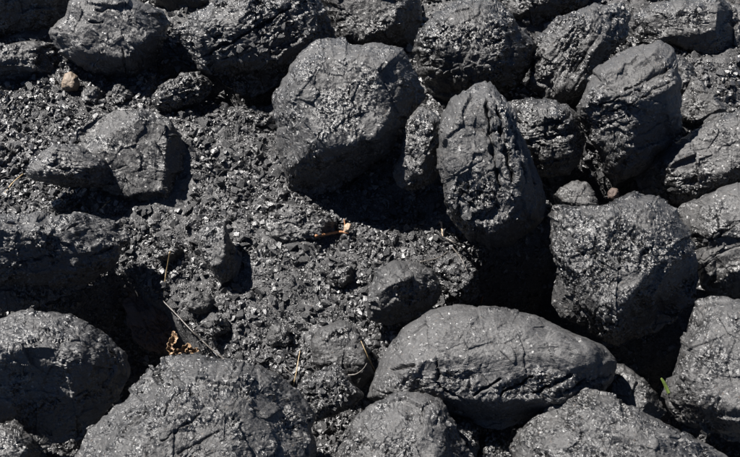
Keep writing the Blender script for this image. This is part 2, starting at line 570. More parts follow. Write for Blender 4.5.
    # underside
    ring = np.concatenate([np.arange(0, n), np.arange(1, n) * n + n - 1, (n - 1) * n + np.arange(n - 2, -1, -1), np.arange(n - 2, 0, -1) * n])
    Vs = [L3]
    cnt = n * n
    prev = ring
    nr = len(ring)
    mid = np.zeros(3)
    Fb = []
    for s in (0.93, 0.8, 0.6, 0.35, 0.12):
        q = L3[ring] * np.array([s, s, 0]) + np.array([0, 0, -bh * (1 - s ** 2.2) ** 0.5])
        q[:, 2] += 0.05 * S * fbm(q / (0.4 * S) + seed, 2)
        idx = cnt + np.arange(nr)
        Vs.append(q); cnt += nr
        Fb.append(np.stack([prev, idx, np.roll(idx, -1), np.roll(prev, -1)], 1))
        prev = idx
    tip = cnt
    Vs.append(np.array([[0, 0, -bh]]))
    Fb.append(np.stack([prev, np.full(nr, tip), np.full(nr, tip), np.roll(prev, -1)], 1)[:0])
    i0 = (np.arange(n - 1)[:, None] * n + np.arange(n - 1)[None, :]).ravel()
    Ff = np.stack([i0, i0 + n, i0 + n + 1, i0 + 1], 1)
    V = np.concatenate(Vs)
    F = np.concatenate([Ff] + Fb)
    W = (V[:, :1] * eR + V[:, 1:2] * eU + V[:, 2:3] * eB) * sc
    bb = np.zeros(len(V)); bb[:n * n] = brk
    bb[n * n:] = 0.4
    me = mesh_from(name, W, F, mat or M_COAL, smooth=False)
    # close the underside
    bm = bmesh.new(); bm.from_mesh(me)
    bm.verts.ensure_lookup_table()
    tv = bm.verts[tip]
    for j in range(nr):
        bm.faces.new((bm.verts[prev[j]], tv, bm.verts[prev[(j + 1) % nr]])).smooth = False
    bmesh.ops.recalc_face_normals(bm, faces=bm.faces)
    bm.to_mesh(me); bm.free()
    at_ = me.attributes.new('broken', 'FLOAT', 'POINT')
    at_.data.foreach_set('value', bb.astype(np.float32))
    global MASK
    x0, y0 = np.floor(lo_).astype(int) - 1; x1, y1 = np.ceil(hi_).astype(int) + 1
    x0, y0 = max(x0, 0), max(y0, 0); x1, y1 = min(x1, 740), min(y1, 457)
    if x1 > x0 and y1 > y0:
        xx, yy = _xx[y0:y1, x0:x1], _yy[y0:y1, x0:x1]
        aa = np.arctan2(yy - ctr[1], xx - ctr[0])
        MASK[y0:y1, x0:x1] |= np.hypot(xx - ctr[0], yy - ctr[1]) < np.interp(aa, ang, rad, period=2 * math.pi) - 2.5
    return me, P0


_seed = [0]
LUMPS = {}
OUTLINES = {}


def tag(o, label, cat, group=None):
    o['label'] = label
    o['category'] = cat
    if group: o['group'] = group


def lump(key, label, outline, facets=None, name='coal_lump', cat='coal lump', group='lumps of coal in the heap', **kw):
    _seed[0] += 1
    kw.setdefault('seed', _seed[0])
    OUTLINES[key] = closed_curve(outline)
    me, P0 = lump_mesh(outline, facets, name=name, **kw)
    o = bpy.data.objects.new(name, me)
    o.location = P0
    COL.objects.link(o)
    tag(o, label, cat, group)
    LUMPS[key] = o
    return o


# --- upper row
lump('a1', 'black coal lump in deep shade filling the top left corner', [(-40, -35), (40, -45), (78, -10), (64, 26), (44, 38), (0, 43), (-40, 40)],
     [(20, 0, 1, .1, -.5), (20, 25, .8, 0, -1.2)], lift=-10)
lump('a2', 'flat coal slab with lit top and black underside left of the tan pebble',
     [(-30, 50), (0, 45), (40, 40), (56, 44), (63, 58), (60, 74), (40, 84), (0, 87), (-30, 86)],
     [(20, 55, 1, 0, .35), (20, 69, 1, 0, -1.3)], fh=16, r0=.6, strata=(-6, 6, 1.5), broken=.5)
lump('a3', 'brownish grey coal lump with smooth broad face, right behind the tan pebble',
     [(78, -4), (66, 18), (53, 36), (63, 57), (87, 71), (101, 74), (122, 78), (142, 76), (158, 50), (171, 22), (163, 9), (138, 0), (108, -12)],
     [(105, 35, 1, .12, .16), (140, 55, .9, -.9, -.6), (112, 4, .9, 0, .6), (100, 68, .85, 0, -.9)], broken=.08, rough=.45, strata=(25, 7, 1.0), r0=.5, cracks=[(97, 13, 112, 11, 2.2, 6), (92, 24, 103, 22, 2.6, 7), (122, 48, 126, 74, 1.5, 5), (140, 45, 143, 62, 1.5, 5), (150, 25, 165, 20, 1, 2)])
lump('a4', 'coal lump with sloping lit top and a crust of bright blocks on its lower face',
     [(172, 33), (186, 22), (205, 10), (228, -6), (270, -25), (310, -18), (326, 8), (335, 38), (322, 52), (300, 66), (280, 88), (250, 96), (225, 88), (205, 70), (188, 48)],
     [(235, 18, 1, .12, .38), (268, 42, 1, .0, -.08), (262, 62, .9, 0, -1.8)], fh=38, broken=.6, rough=.9, strata=(-32, 8, 1.3), cracks=[(205, 56, 240, 38, 2.4, 9), (240, 38, 290, 8, 2.2, 8), (225, 60, 260, 42, 1.5, 5)])
lump('a5', 'grey coal lump cut by the top edge, right behind the largest upper boulder',
     [(318, -12), (328, 18), (336, 42), (360, 56), (395, 58), (416, 45), (422, 22), (418, -5), (390, -25), (345, -25)],
     [(362, 18, 1, .12, .16), (378, 38, .95, -.3, -.7), (405, 20, .9, -1.0, -.3)], lift=-14, broken=.3)
lump('a6', 'round coal boulder with dark right flank and a layered ledge on its lower front',
     [(412, 50), (418, 30), (443, 8), (463, -3), (491, -2), (512, 18), (533, 44), (530, 72), (518, 88), (495, 98), (468, 104), (448, 104), (432, 92), (418, 73)],
     [(460, 32, 1, .06, .22), (508, 45, .95, -1.25, -.1), (462, 64, .98, .15, -.35), (455, 85, .8, 0, -1.2)], broken=.45, rough=.75, strata=(-10, 8, 1.2), lift=-4)
lump('a7', 'long ribbed coal lump with steep diagonal grain and gold glints',
     [(532, 42), (557, 20), (588, 7), (622, 6), (629, 20), (624, 38), (610, 55), (594, 76), (580, 100), (566, 112), (541, 96), (527, 85), (530, 68)],
     [(573, 50, 1, .16, .14), (615, 38, .8, -1.1, -.3)], strata=(-57, 6.5, 2.6), broken=.6, rough=.7, lift=-6, r0=.5)
lump('a8', 'largest boulder of the upper row, rounded grey coal overhanging a black shadow beside the slack',
     [(275, 97), (283, 77), (297, 57), (320, 43), (345, 40), (374, 44), (402, 51), (414, 67), (422, 87), (416, 108), (404, 130), (388, 156), (352, 182), (318, 195), (290, 192), (279, 160)],
     [(345, 95, 1, .08, .24), (288, 130, .8, .8, .1), (348, 146, 1.06, -.12, -1.5), (408, 92, .85, -.7, 0), (345, 48, .75, 0, .9)], fh=56, broken=.35, rough=.6, lift=6)
lump('a9', 'narrow knobbly coal lump wedged between the two boulders, hanging over black shadow',
     [(406, 124), (418, 107), (432, 112), (442, 122), (444, 160), (432, 183), (418, 190), (399, 188), (393, 172), (401, 150)],
     [(413, 148, 1, .25, .15), (434, 150, .9, -.9, -.1), (413, 180, .8, 0, -1), (422, 120, .8, .2, 1.1)], broken=.6, rough=.9, cuts=5, lift=38)
lump('a10', 'upright coal block with flat speckled face, split glossy ridge and rough lower half',
     [(475, 86), (488, 83), (501, 93), (510, 104), (527, 148), (541, 180), (547, 198), (545, 215), (533, 230), (511, 245), (490, 249), (473, 241), (459, 232), (447, 214), (440, 184), (437, 155), (440, 124), (451, 100)],
     [(465, 135, 1, .06, .16), (500, 130, 1, -.2, .13), (520, 165, .92, -1.6, 0), (470, 196, 1.02, .02, -.10), (520, 214, .75, -.9, -.9), (480, 238, .78, 0, -1.5), (445, 150, .9, .9, 0)],
     fh=46, r0=.72, p=1.45, cuts=0, seed=83, broken=.02, rough=.8, strata=(75, 7, .5), patches=[(470, 207, 38, 30, 0, .85), (502, 135, 13, 45, -12, .7), (462, 135, 24, 38, 10, -.3)], lift=22,
     cracks=[(486, 104, 498, 186, 3.0, 13), (494, 99, 511, 182, 3.0, 13), (502, 98, 525, 182, 2.8, 13), (512, 118, 536, 184, 2.2, 9), (488, 135, 514, 128, 1.2, 4), (492, 155, 520, 149, 1.2, 4), (441, 183, 486, 158, 1.2, 2), (470, 200, 476, 206, 4, 8)])
lump('a11', 'dark layered coal lump tucked behind the upright split block',
     [(505, 104), (522, 99), (545, 98), (565, 103), (576, 113), (586, 143), (580, 160), (568, 174), (545, 178), (520, 165)],
     [(550, 106, .95, .05, .7), (548, 135, 1, .1, -.33), (580, 140, .8, -1, -.2)], strata=(-12, 6, 2.2), broken=.6, rough=.6, lift=8)
lump('a12', 'coal block with flat matt top and rough front edge falling into shade',
     [(577, 106), (590, 78), (618, 55), (640, 47), (659, 43), (672, 53), (677, 80), (682, 130), (668, 150), (640, 172), (614, 186), (602, 166), (595, 150), (580, 124)],
     [(630, 70, .90, -.03, .46), (606, 120, 1, .14, -.28), (655, 114, .92, -.6, -.6), (640, 165, .6, -.3, -1.2)], fh=44, r0=.74, p=1.45, cuts=0, broken=.08, strata=(-24, 8, 1.4),
     patches=[(605, 120, 28, 30, 0, .6), (630, 68, 40, 18, -25, -.5)], lift=16,
     cracks=[(600, 106, 640, 92, 1.8, 5), (625, 92, 672, 68, 1.8, 6), (612, 112, 650, 96, 1.4, 4), (640, 100, 668, 84, 1.4, 4), (612, 150, 672, 120, 1.3, 3)])
lump('a13', 'small round coal lump pressed against the back of the flat topped block', [(655, 50), (678, 55), (692, 67), (697, 86), (690, 100), (681, 108), (668, 100), (660, 75)],
     [(680, 78, 1, .1, .15), (692, 88, .8, -1, -.3)], broken=.4, lift=4)
lump('a14', 'wide coal lump near the top right corner ending in a sheer black face',
     [(626, 18), (645, 7), (675, -2), (718, 0), (734, 15), (740, 34), (737, 58), (722, 66), (704, 62), (684, 52), (667, 43), (643, 45), (628, 36)],
     [(670, 24, 1, .06, .2), (718, 35, .85, -1.9, 0), (665, 42, .9, 0, -.6)], broken=.4, lift=0, r0=.6)
lump('a15', 'pale coal lump cut off by the top right corner', [(700, -22), (745, -26), (775, -5), (770, 18), (740, 12), (722, 5)], [(735, -3, 1, 0, .3)], lift=-25, broken=.2)
lump('a16', 'coal lump cut by the right edge just below the corner', [(734, 12), (755, 5), (780, 25), (778, 58), (750, 68), (736, 42)], [(752, 35, 1, .4, .1)], lift=-4, broken=.2)
lump('a17', 'flat triangular slab of matt coal beside the gravelly patch at upper right', [(693, 76), (704, 84), (726, 110), (712, 122), (690, 124), (674, 112), (682, 96)],
     [(700, 102, 1, .12, .2)], fh=10, r0=.75, broken=.05, rough=.3, lift=8)
lump('a18', 'dark shaded coal lump at the top edge, between the brownish and the sloping lump', [(140, -18), (200, -25), (216, 0), (196, 20), (176, 30), (158, 12)],
     [(180, 0, 1, .1, -.5)], lift=-26)
lump('a19', 'broken coal lump at the top edge above a small black hole', [(492, -18), (545, -24), (592, -14), (590, 4), (562, 15), (542, 24), (534, 40), (518, 32), (503, 14)],
     [(520, 2, 1, .2, .2), (555, 6, .9, -.2, -.5)], lift=-30, broken=.6, rough=.8)
lump('a20', 'small coal lump at the top edge left of the round boulder', [(415, -10), (438, -14), (456, -6), (452, 6), (440, 18), (424, 20), (417, 6)], lift=-22, broken=.6)
lump('a21', 'coal lump at the top edge above the ribbed one', [(596, -18), (650, -22), (668, -4), (645, 12), (628, 15), (606, 8)], [(630, -4, 1, .1, .3)], lift=-26, broken=.5)
lump('a22', 'little rough coal lump in the gap under the wide upper right lump', [(612, 44), (622, 36), (636, 38), (642, 48), (632, 58), (616, 57)], lift=-6, broken=.7)

# --- right side
lump('b1', 'broad grey coal lump at the right edge with rough black lower rim',
     [(638, 180), (646, 162), (667, 146), (707, 121), (740, 111), (775, 108), (785, 150), (770, 180), (740, 186), (707, 196), (684, 207), (664, 202), (644, 194)],
     [(700, 150, 1, .1, .24), (695, 184, .95, 0, -.75), (650, 170, .9, .5, .2)], fh=34, r0=.55, broken=.25, patches=[(690, 186, 60, 12, -12, .7)], strata=(-10, 6, .8), lift=6)
lump('b2', 'small disc shaped stone lying on the broad lump at the right edge', [(704, 121), (712, 114), (725, 113), (734, 118), (733, 126), (720, 129), (708, 128)],
     [(720, 120, 1, .1, .2)], name='coal_stone', fh=6, bh=5, r0=.5, lift=46, broken=.1, z=20)
lump('b3', 'tilted coal lump at the right edge with a glittering crack across its face',
     [(678, 214), (699, 199), (740, 182), (780, 176), (790, 250), (775, 298), (740, 299), (716, 297), (702, 292), (698, 270), (692, 247)],
     [(715, 215, 1, .12, .2), (725, 262, 1.0, .1, -.22), (740, 290, .7, 0, -1)], fh=36, broken=.15, strata=(-28, 9, 1.2), patches=[(712, 238, 26, 7, -30, .9)], lift=8, cracks=[(694, 252, 735, 226, 2, 6), (700, 262, 740, 246, 1.2, 3), (705, 274, 745, 262, 1.2, 3)])
lump('b4', 'big coal lump with sparkling front and sharp edge to its black right flank',
     [(551, 214), (556, 205), (577, 207), (600, 204), (618, 199), (635, 191), (655, 193), (675, 208), (684, 228), (694, 256), (697, 280), (690, 304), (668, 322), (645, 335), (619, 344), (603, 340), (583, 328), (560, 319), (550, 306), (552, 275), (549, 240)],
     [(605, 250, 1, .05, .17), (650, 272, 1.03, -1.15, -.85), (600, 318, 1.0, .05, -.5), (600, 212, .88, 0, .7)], fh=52, r0=.55, broken=.5, rough=.7,
     patches=[(600, 245, 42, 38, 20, .5), (575, 308, 25, 14, 20, -.6), (612, 322, 14, 18, 0, .8)], lift=12)
lump('b5', 'small coal lump peeping out above the sparkling one', [(553, 196), (562, 186), (572, 181), (586, 182), (594, 192), (598, 206), (582, 216), (560, 214)],
     [(576, 194, 1, .05, .25), (560, 205, .8, .2, -.8)], lift=0, broken=.15)
lump('b6', 'tall coal lump at the lower right edge, standing next to the green blade of grass',
     [(667, 398), (675, 373), (683, 337), (699, 303), (712, 296), (740, 297), (780, 300), (795, 370), (785, 425), (740, 440), (708, 436), (684, 426), (671, 413)],
     [(710, 355, 1, .14, .12), (712, 418, .95, 0, -1.6)], fh=44, r0=.5, broken=.3, strata=(-65, 8, .8), lift=16)
lump('b7', 'coal lump half in shade, between the largest flat boulder and the green blade', [(604, 366), (624, 365), (640, 375), (652, 389), (666, 410), (650, 425), (618, 415), (600, 392)],
     [(632, 388, 1, .05, .2), (652, 398, .9, -1, -.2)], broken=.25, lift=-8)

# --- lower middle
lump('c1', 'largest flat boulder, smooth grey top with a ragged undercut front edge',
     [(366, 399), (380, 361), (402, 329), (430, 310), (459, 304), (499, 306), (540, 317), (574, 333), (602, 345), (613, 359), (611, 378), (600, 394), (578, 406), (540, 416), (500, 428), (460, 424), (425, 408), (395, 402), (376, 404)],
     [(480, 335, 1, .02, .30), (485, 372, 1.06, .0, -.28), (500, 396, .98, 0, -2.0), (606, 362, .85, -.75, .12), (390, 370, .85, .5, .1)],
     fh=52, r0=.6, broken=-.1, rough=.7, lo=.6, cuts=0, ragged=.45, strata=(-8, 9, .6), patches=[(430, 385, 55, 14, -8, .8), (545, 384, 62, 13, -6, .9), (470, 330, 90, 18, 5, -.4)], lift=10,
     cracks=[(396, 371, 418, 366, 3.2, 10), (440, 362, 442, 388, 2.6, 10), (442, 388, 470, 402, 2.4, 8), (475, 394, 500, 378, 2.4, 9), (500, 392, 530, 376, 2.2, 8), (530, 392, 565, 374, 3, 10), (560, 388, 606, 372, 3, 9), (418, 306, 425, 318, .8, 1.5), (380, 392, 410, 398, 2, 6)])
lump('c2', 'rounded grey coal lump at the bottom edge, right in front of the largest flat boulder',
     [(334, 458), (349, 428), (370, 406), (394, 394), (418, 391), (440, 401), (452, 421), (460, 436), (474, 452), (470, 500), (400, 520), (340, 500)],
     [(400, 430, 1, .05, .24), (452, 430, .85, -.9, -.1)], fh=40, broken=.35, rough=.6, lift=14)
lump('c3', 'grained coal lump at the bottom edge sloping down to the lower right corner',
     [(511, 452), (527, 426), (557, 395), (578, 391), (614, 398), (639, 408), (667, 421), (699, 438), (738, 460), (730, 520), (640, 540), (540, 520)],
     [(615, 435, 1, .05, .27), (545, 425, .85, .6, .1), (690, 440, .85, -.3, .3)], fh=44, strata=(18, 8, 1.6), broken=.45, rough=.7, lift=16)
lump('c4', 'little rough coal lump in the black gap at the bottom edge', [(476, 448), (482, 436), (496, 431), (508, 440), (514, 458), (500, 476), (480, 472)], lift=-12, broken=.7, rough=.8)
lump('c5', 'narrow layered coal lump in the gap beside the rounded bottom lump', [(448, 410), (465, 413), (478, 425), (480, 445), (472, 465), (455, 460), (446, 435)],
     [(464, 435, 1, .1, -.15)], strata=(-70, 5, 1.6), broken=.6, lift=0)
lump('c6', 'matt coal clod with smooth lit crown in front of the crumbly twigs',
     [(365, 305), (376, 272), (394, 259), (414, 261), (434, 270), (442, 288), (436, 305), (414, 319), (388, 325), (369, 319)],
     [(388, 280, 1, .32, .2), (412, 285, 1, -.15, -.75), (386, 310, .8, .1, -.9)], fh=30, broken=-.1, rough=.7, ragged=.5, cuts=1, patches=[(414, 292, 26, 16, 0, .8)], lift=24)
lump('c7', 'crumbly coal clod under the pale rootlets', [(432, 266), (444, 255), (458, 252), (472, 262), (480, 280), (476, 300), (455, 308), (438, 296)],
     [(456, 272, 1, .2, .2), (470, 290, .8, -.8, -.6)], broken=.9, rough=1.2, lift=-4)

# --- left side
lump('d1', 'large rounded coal boulder with glinting skin, cut by the bottom edge below the dry leaf',
     [(74, 458), (83, 430), (105, 410), (122, 397), (144, 372), (162, 355), (180, 352), (219, 357), (251, 365), (280, 381), (300, 402), (313, 426), (320, 460), (300, 530), (200, 550), (90, 530)],
     [(180, 405, 1, .1, .28), (262, 405, .97, -.35, .12), (110, 425, .9, .6, .2)], fh=62, broken=.4, rough=.75, patches=[(255, 420, 14, 22, -15, -.8)], lift=20, strata=(60, 14, .6), cracks=[(165, 440, 200, 418, 1.6, 5), (180, 452, 225, 430, 1.6, 5), (150, 420, 160, 410, 2, 5), (240, 395, 262, 420, 2, 4)])
lump('d2', 'dark rounded coal boulder at the left edge, mostly in shade',
     [(-45, 325), (0, 317), (28, 311), (50, 311), (78, 321), (105, 341), (122, 357), (125, 381), (113, 412), (80, 440), (30, 450), (-40, 450)],
     [(45, 318, .94, .02, .38), (45, 358, 1.02, .10, -.58), (105, 375, .85, -.7, -.5)], fh=46, broken=.35, rough=.7, lift=8)
lump('d3', 'small coal lump in the bottom left corner', [(-25, 428), (0, 423), (16, 424), (26, 433), (38, 448), (36, 475), (0, 490), (-25, 480)], [(8, 442, 1, .2, .1)], lift=26, broken=.5)
lump('d4', 'long overhanging coal ledge at the left edge, buried in slack above and black below',
     [(-40, 222), (0, 216), (40, 213), (80, 214), (112, 220), (128, 236), (119, 255), (104, 272), (70, 294), (25, 310), (-40, 314)],
     [(40, 222, .92, 0, .9), (50, 244, 1, .10, -.42), (50, 272, .7, 0, -1.7), (118, 245, .7, -.9, -.4)], fh=40, r0=.55, broken=.4, rough=.9, strata=(4, 9, 1.0), lift=18, cracks=[(60, 232, 75, 226, 2, 6), (85, 258, 108, 248, 2.4, 6), (20, 262, 50, 256, 2, 5)])
lump('d5', 'dark brown slab in shade behind the dry curled leaf', [(124, 302), (142, 294), (160, 297), (184, 322), (203, 346), (190, 360), (162, 356), (136, 342)],
     [(162, 325, 1, .1, -.05)], name='brown_slab', cat='stone slab', group=None, fh=11, r0=.6, mat=M_BROWN, broken=.6, rough=1.0, strata=(50, 6, 1.5), z=-62)
lump('d6', 'broad matt coal slab half sunk in the slack, its right side black',
     [(77, 136), (89, 122), (118, 110), (150, 106), (170, 117), (182, 138), (193, 163), (195, 196), (187, 211), (162, 210), (134, 208), (104, 196), (84, 170)],
     [(122, 158, 1, .06, .16), (176, 160, .8, -1.9, -.2), (150, 204, .9, -.4, -1), (168, 126, .9, -1.2, 0)], fh=25, r0=.6, broken=.2, rough=.45, lift=0,
     patches=[(138, 196, 9, 4, -30, .5)], z=10, cracks=[(128, 200, 142, 193, 3, 7), (164, 120, 168, 140, 2.5, 5), (110, 172, 128, 166, .9, 1.5)])
lump('d7', 'thin coal slab with flaky edge leaning on the broad sunken slab',
     [(28, 172), (33, 160), (52, 145), (72, 144), (92, 153), (104, 159), (110, 167), (114, 177), (103, 186), (68, 188), (36, 182)],
     [(68, 160, 1, .06, .22), (68, 176, 1.05, 0, -1.4), (106, 172, .9, -1.2, -.2)], fh=20, r0=.65, broken=.45, strata=(3, 5, 1.3), lift=30)
lump('d8', 'coal block in shade with one lit jagged rim, under the brownish lump', [(152, 102), (158, 88), (180, 74), (200, 71), (213, 84), (207, 95), (194, 105), (172, 112), (158, 111)],
     [(178, 88, 1, .1, .1), (180, 103, .9, 0, -.8)], broken=.75, rough=1.1, cuts=6, lift=-2)
lump('d9', 'little glossy coal lump standing beside the broad slab, right of the tan pebble', [(111, 92), (115, 84), (123, 84), (132, 93), (134, 103), (126, 109), (114, 107)], broken=.8)
lump('d10', 'grey coal clod just right of the tan pebble', [(82, 92), (88, 86), (97, 87), (102, 96), (99, 107), (88, 109), (81, 102)], broken=.4)
lump('d11', 'upright shard of coal standing in the middle of the slack with a dark right side', [(196, 234), (210, 221), (225, 220), (230, 240), (242, 258), (237, 276), (222, 285), (209, 268), (200, 250)],
     [(211, 245, 1, .25, .1), (229, 250, .75, -1.8, 0)], fh=20, r0=.55, broken=.5, ragged=.2)
lump('d12', 'small wedge of coal at the foot of the largest upper boulder', [(283, 182), (288, 190), (286, 201), (276, 205), (271, 200), (276, 190)], broken=.2)
lump('d13', 'low crumbly clod of coal behind the orange twig', [(266, 218), (288, 204), (315, 207), (336, 221), (333, 236), (308, 245), (282, 250), (265, 240)],
     [(300, 226, 1, .1, .2), (318, 240, .8, -.2, -.9)], fh=11, broken=.6, rough=1.0, ragged=.5, z=6)
lump('d14', 'small round grey clod in the slack above the glinting boulder', [(266, 338), (270, 327), (280, 323), (288, 328), (292, 338), (287, 348), (273, 349)], broken=.2)
lump('d15', 'flat grey clod half buried beside the largest flat boulder', [(311, 342), (318, 328), (341, 320), (357, 328), (366, 345), (374, 374), (362, 388), (335, 378), (313, 362)],
     [(340, 350, 1, .1, .16), (330, 370, .85, .1, -.6)], fh=18, r0=.6, broken=-.05, rough=.5, ragged=.5, cuts=1, z=22)
lump('d16', 'jagged broken coal lump with glossy splinters, next to the curved dark stem', [(296, 389), (308, 375), (326, 366), (338, 366), (348, 377), (364, 395), (352, 408), (331, 415), (316, 421), (302, 402)],
     [(325, 388, 1, .1, .1), (350, 402, .8, -.5, -1)], fh=24, broken=.8, rough=1.0, lift=26)
lump('d17', 'small angular coal lump in the slack left of the matt clod', [(326, 276), (338, 269), (351, 265), (355, 279), (344, 289), (331, 287)], broken=.4)
lump('d18', 'coal lump in the slack below the straw blade', [(184, 300), (194, 291), (210, 293), (216, 304), (206, 314), (189, 313)], broken=.5)
lump('d19', 'coal lump at the edge of the shade, next to the thin stalk', [(200, 322), (212, 313), (226, 318), (230, 330), (218, 340), (204, 334)], broken=.5)
lump('d20', 'small coal wedge in the slack touching the left foot of the largest upper boulder', [(253, 118), (262, 112), (273, 116), (274, 126), (262, 129), (254, 125)], broken=.2)
lump('d21', 'dull coal clod half sunk at the left edge, beside the thin flaky slab', [(-12, 150), (4, 144), (16, 150), (18, 160), (6, 168), (-12, 166)], broken=.4)
lump('d22', 'coal clod in the slack above the overhanging ledge', [(46, 206), (60, 199), (80, 202), (88, 209), (74, 215), (52, 214)], broken=.35, fh=6)
lump('d23', 'coal clod with shaded front, beside the straw blade', [(150, 246), (164, 240), (180, 246), (186, 256), (172, 262), (154, 258)], [(168, 249, 1, .1, .3), (168, 257, .9, 0, -1.1)], broken=.5, fh=9)

# tan pebble
lump('p1', 'tan rounded pebble on the slack below the brownish coal lump', [(62, 82), (65, 74), (71, 72), (77, 76), (80, 84), (77, 91), (68, 92), (62, 89)],
     [(70, 80, 1, .2, .2), (76, 84, .85, -1.2, -.1)], name='pebble', cat='pebble', group=None, mat=M_TAN, broken=0, rough=.3, fh=8, lift=4)
lump('p2', 'tiny brownish pebble in the shade above the sparkling lump', [(608, 192), (612, 187), (618, 189), (619, 197), (613, 201), (608, 198)],
     name='pebble', cat='pebble', group=None, mat=M_BROWN, broken=0, rough=.3, lift=14)

bpy.context.view_layer.update()

# ------------------------------------------------------------------ bright blocks that are part of a lump
def trees():
    out = {}
    for k, o in LUMPS.items():
        me = o.data
        n = len(me.vertices)
        V = np.empty(n * 3, np.float32); me.vertices.foreach_get('co', V)
        V = V.reshape(-1, 3) + np.array(o.location)
        out[k] = BVHTree.FromPolygons([Vector(v) for v in V], [p.vertices[:] for p in me.polygons])
    return out


TREES = trees()
GT = BVHTree.FromPolygons([Vector(v) for v in GV], GF.tolist())


def hit(px, py, only=None):
    """first surface on the line of sight through a picture point"""
    d = Vector(ray(px, py)); o = Vector(CAM)
    best = None
    for k, t in (TREES.items() if only is None else [(only, TREES[only])]):
        h = t.ray_cast(o, d)
        if h[0] is not None and (best is None or h[3] < best[2]):
            best = (np.array(h[0]), np.array(h[1]), h[3], k)
    if only is None:
        h = GT.ray_cast(o, d)
        if h[0] is not None and (best is None or h[3] < best[2]):
            best = (np.array(h[0]), np.array(h[1]), h[3], 'ground')
    return best


def hull_shape(seed, n=11, squash=(1, .8, .62)):
    rng = np.random.RandomState(seed)
    P = rng.normal(size=(n, 3)); P /= np.linalg.norm(P, axis=1)[:, None]
    P *= rng.uniform(.8, 1.05, (n, 1))
    P *= np.array(squash)
    bm = bmesh.new()
    vs = [bm.verts.new(p) for p in P]
    r = bmesh.ops.convex_hull(bm, input=vs)
    bmesh.ops.delete(bm, geom=list({g for g in r['geom_interior'] + r['geom_unused'] if isinstance(g, bmesh.types.BMVert)}), context='VERTS')
    bmesh.ops.triangulate(bm, faces=bm.faces)
    bmesh.ops.recalc_face_normals(bm, faces=bm.faces)
    bm.verts.ensure_lookup_table()
    bm.verts.index_update()
    V = np.array([v.co[:] for v in bm.verts]); F = np.array([[v.index for v in f.verts] for f in bm.faces])
    bm.free()
    return V, F


BLOCKS = [mesh_from('broken_block', *hull_shape(100 + i, 12, (1, .75, .6)), M_GLOSS, smooth=False) for i in range(8)]
brng = np.random.RandomState(77)
HALF = TO_SUN + AX_B
HALF /= np.linalg.norm(HALF)


def basis(nrm, spin):
    nrm = nrm / np.linalg.norm(nrm)
    q = Vector(nrm).to_track_quat('Z', 'Y').to_matrix()
    return q @ Matrix.Rotation(spin, 3, 'Z')


SPLINTERS = [mesh_from('splinter', *hull_shape(130 + i, 11, (1, .36, .34)), M_GLOSS, smooth=False) for i in range(5)]


def block(key, px, py, w_, asp=1.0, turn=None, name='broken_block', face=.5):
    h = hit(px, py, key)
    if h is None: return
    sc = h[2] / FPX
    pool = SPLINTERS if name == 'splinter' else BLOCKS
    o = bpy.data.objects.new(name, pool[brng.randint(len(pool))])
    nrm = h[1] * .6 + HALF * face + brng.normal(0, .2, 3)
    if turn is None:
        M = basis(nrm, brng.uniform(0, 6.28))
    else:
        # long axis follows a direction seen in the picture
        c, q = math.cos(math.radians(turn)), math.sin(math.radians(turn))
        x = Vector(AX_R * c - AX_U * q); z = Vector(nrm).normalized()
        y = z.cross(x).normalized(); x = y.cross(z)
        M = Matrix((x, y, z)).transposed()
    M = M.to_4x4()
    s = w_ * .5 * sc
    M = M @ Matrix.Diagonal((s * asp, s / asp, s * .9, 1))
    M.translation = Vector(h[0] - h[1] * s * .12) - LUMPS[key].location
    o.parent = LUMPS[key]
    o.matrix_local = M
    COL.objects.link(o)


for (x, y, s) in [(240, 50, 12), (252, 44, 11), (262, 38, 13), (272, 42, 10), (266, 50, 12), (280, 36, 13), (290, 30, 11), (256, 54, 10), (284, 26, 10), (298, 24, 12),
                  (246, 58, 9), (278, 52, 10), (294, 40, 9), (306, 32, 10), (312, 20, 10), (286, 46, 9), (232, 54, 9)]:
    block('a4', x, y, s, face=.75)
for (x, y, s, t) in [(212, 44, 16, -30), (226, 36, 17, -30), (196, 30, 14, -28), (240, 26, 15, -35), (210, 20, 14, -30)]:
    block('a4', x, y, s, 1.0, t, 'splinter')
for (x, y, s) in [(490, 112, 11), (499, 122, 12), (494, 135, 12), (503, 137, 11), (496, 150, 12), (505, 152, 13), (498, 164, 13), (508, 167, 12), (490, 158, 9), (512, 180, 10)]:
    block('a10', x, y, s, 1.2, 75, face=.8)
for (x, y, s, t) in [(493, 122, 24, 75), (503, 125, 26, 73), (509, 145, 26, 70), (516, 158, 24, 70), (498, 142, 20, 76), (521, 172, 22, 70)]:
    block('a10', x, y, s, 1.0, t, 'splinter', face=.6)
for (x, y, s) in [(456, 205, 10), (470, 198, 11), (482, 205, 10), (466, 216, 11), (478, 222, 9), (492, 212, 10), (500, 200, 10), (448, 192, 9), (486, 190, 9), (472, 232, 9), (460, 224, 9)]:
    block('a10', x, y, s)
for (x, y, s) in [(606, 316, 10), (614, 311, 9), (609, 327, 11), (619, 322, 9), (602, 334, 9), (650, 287, 9), (646, 310, 9), (654, 306, 9), (572, 239, 12), (616, 266, 10), (612, 278, 9)]:
    block('b4', x, y, s, face=.7)
for (x, y, s, t) in [(618, 262, 15, 80), (612, 258, 14, 82), (606, 266, 14, 78), (590, 255, 13, 60), (596, 272, 13, 70)]:
    block('b4', x, y, s, 1.0, t, 'splinter', face=.7)
for (x, y, s) in [(312, 384, 11), (322, 392, 12), (332, 384, 10), (338, 396, 11), (326, 403, 11), (316, 400, 9), (345, 398, 10), (334, 408, 9), (306, 392, 9), (320, 376, 8)]:
    block('d16', x, y, s)
for (x, y, s, t) in [(318, 388, 17, -35), (328, 396, 18, -60), (312, 396, 15, -30), (336, 390, 16, 70), (342, 402, 15, -70)]:
    block('d16', x, y, s, 1.0, t, 'splinter', face=.7)
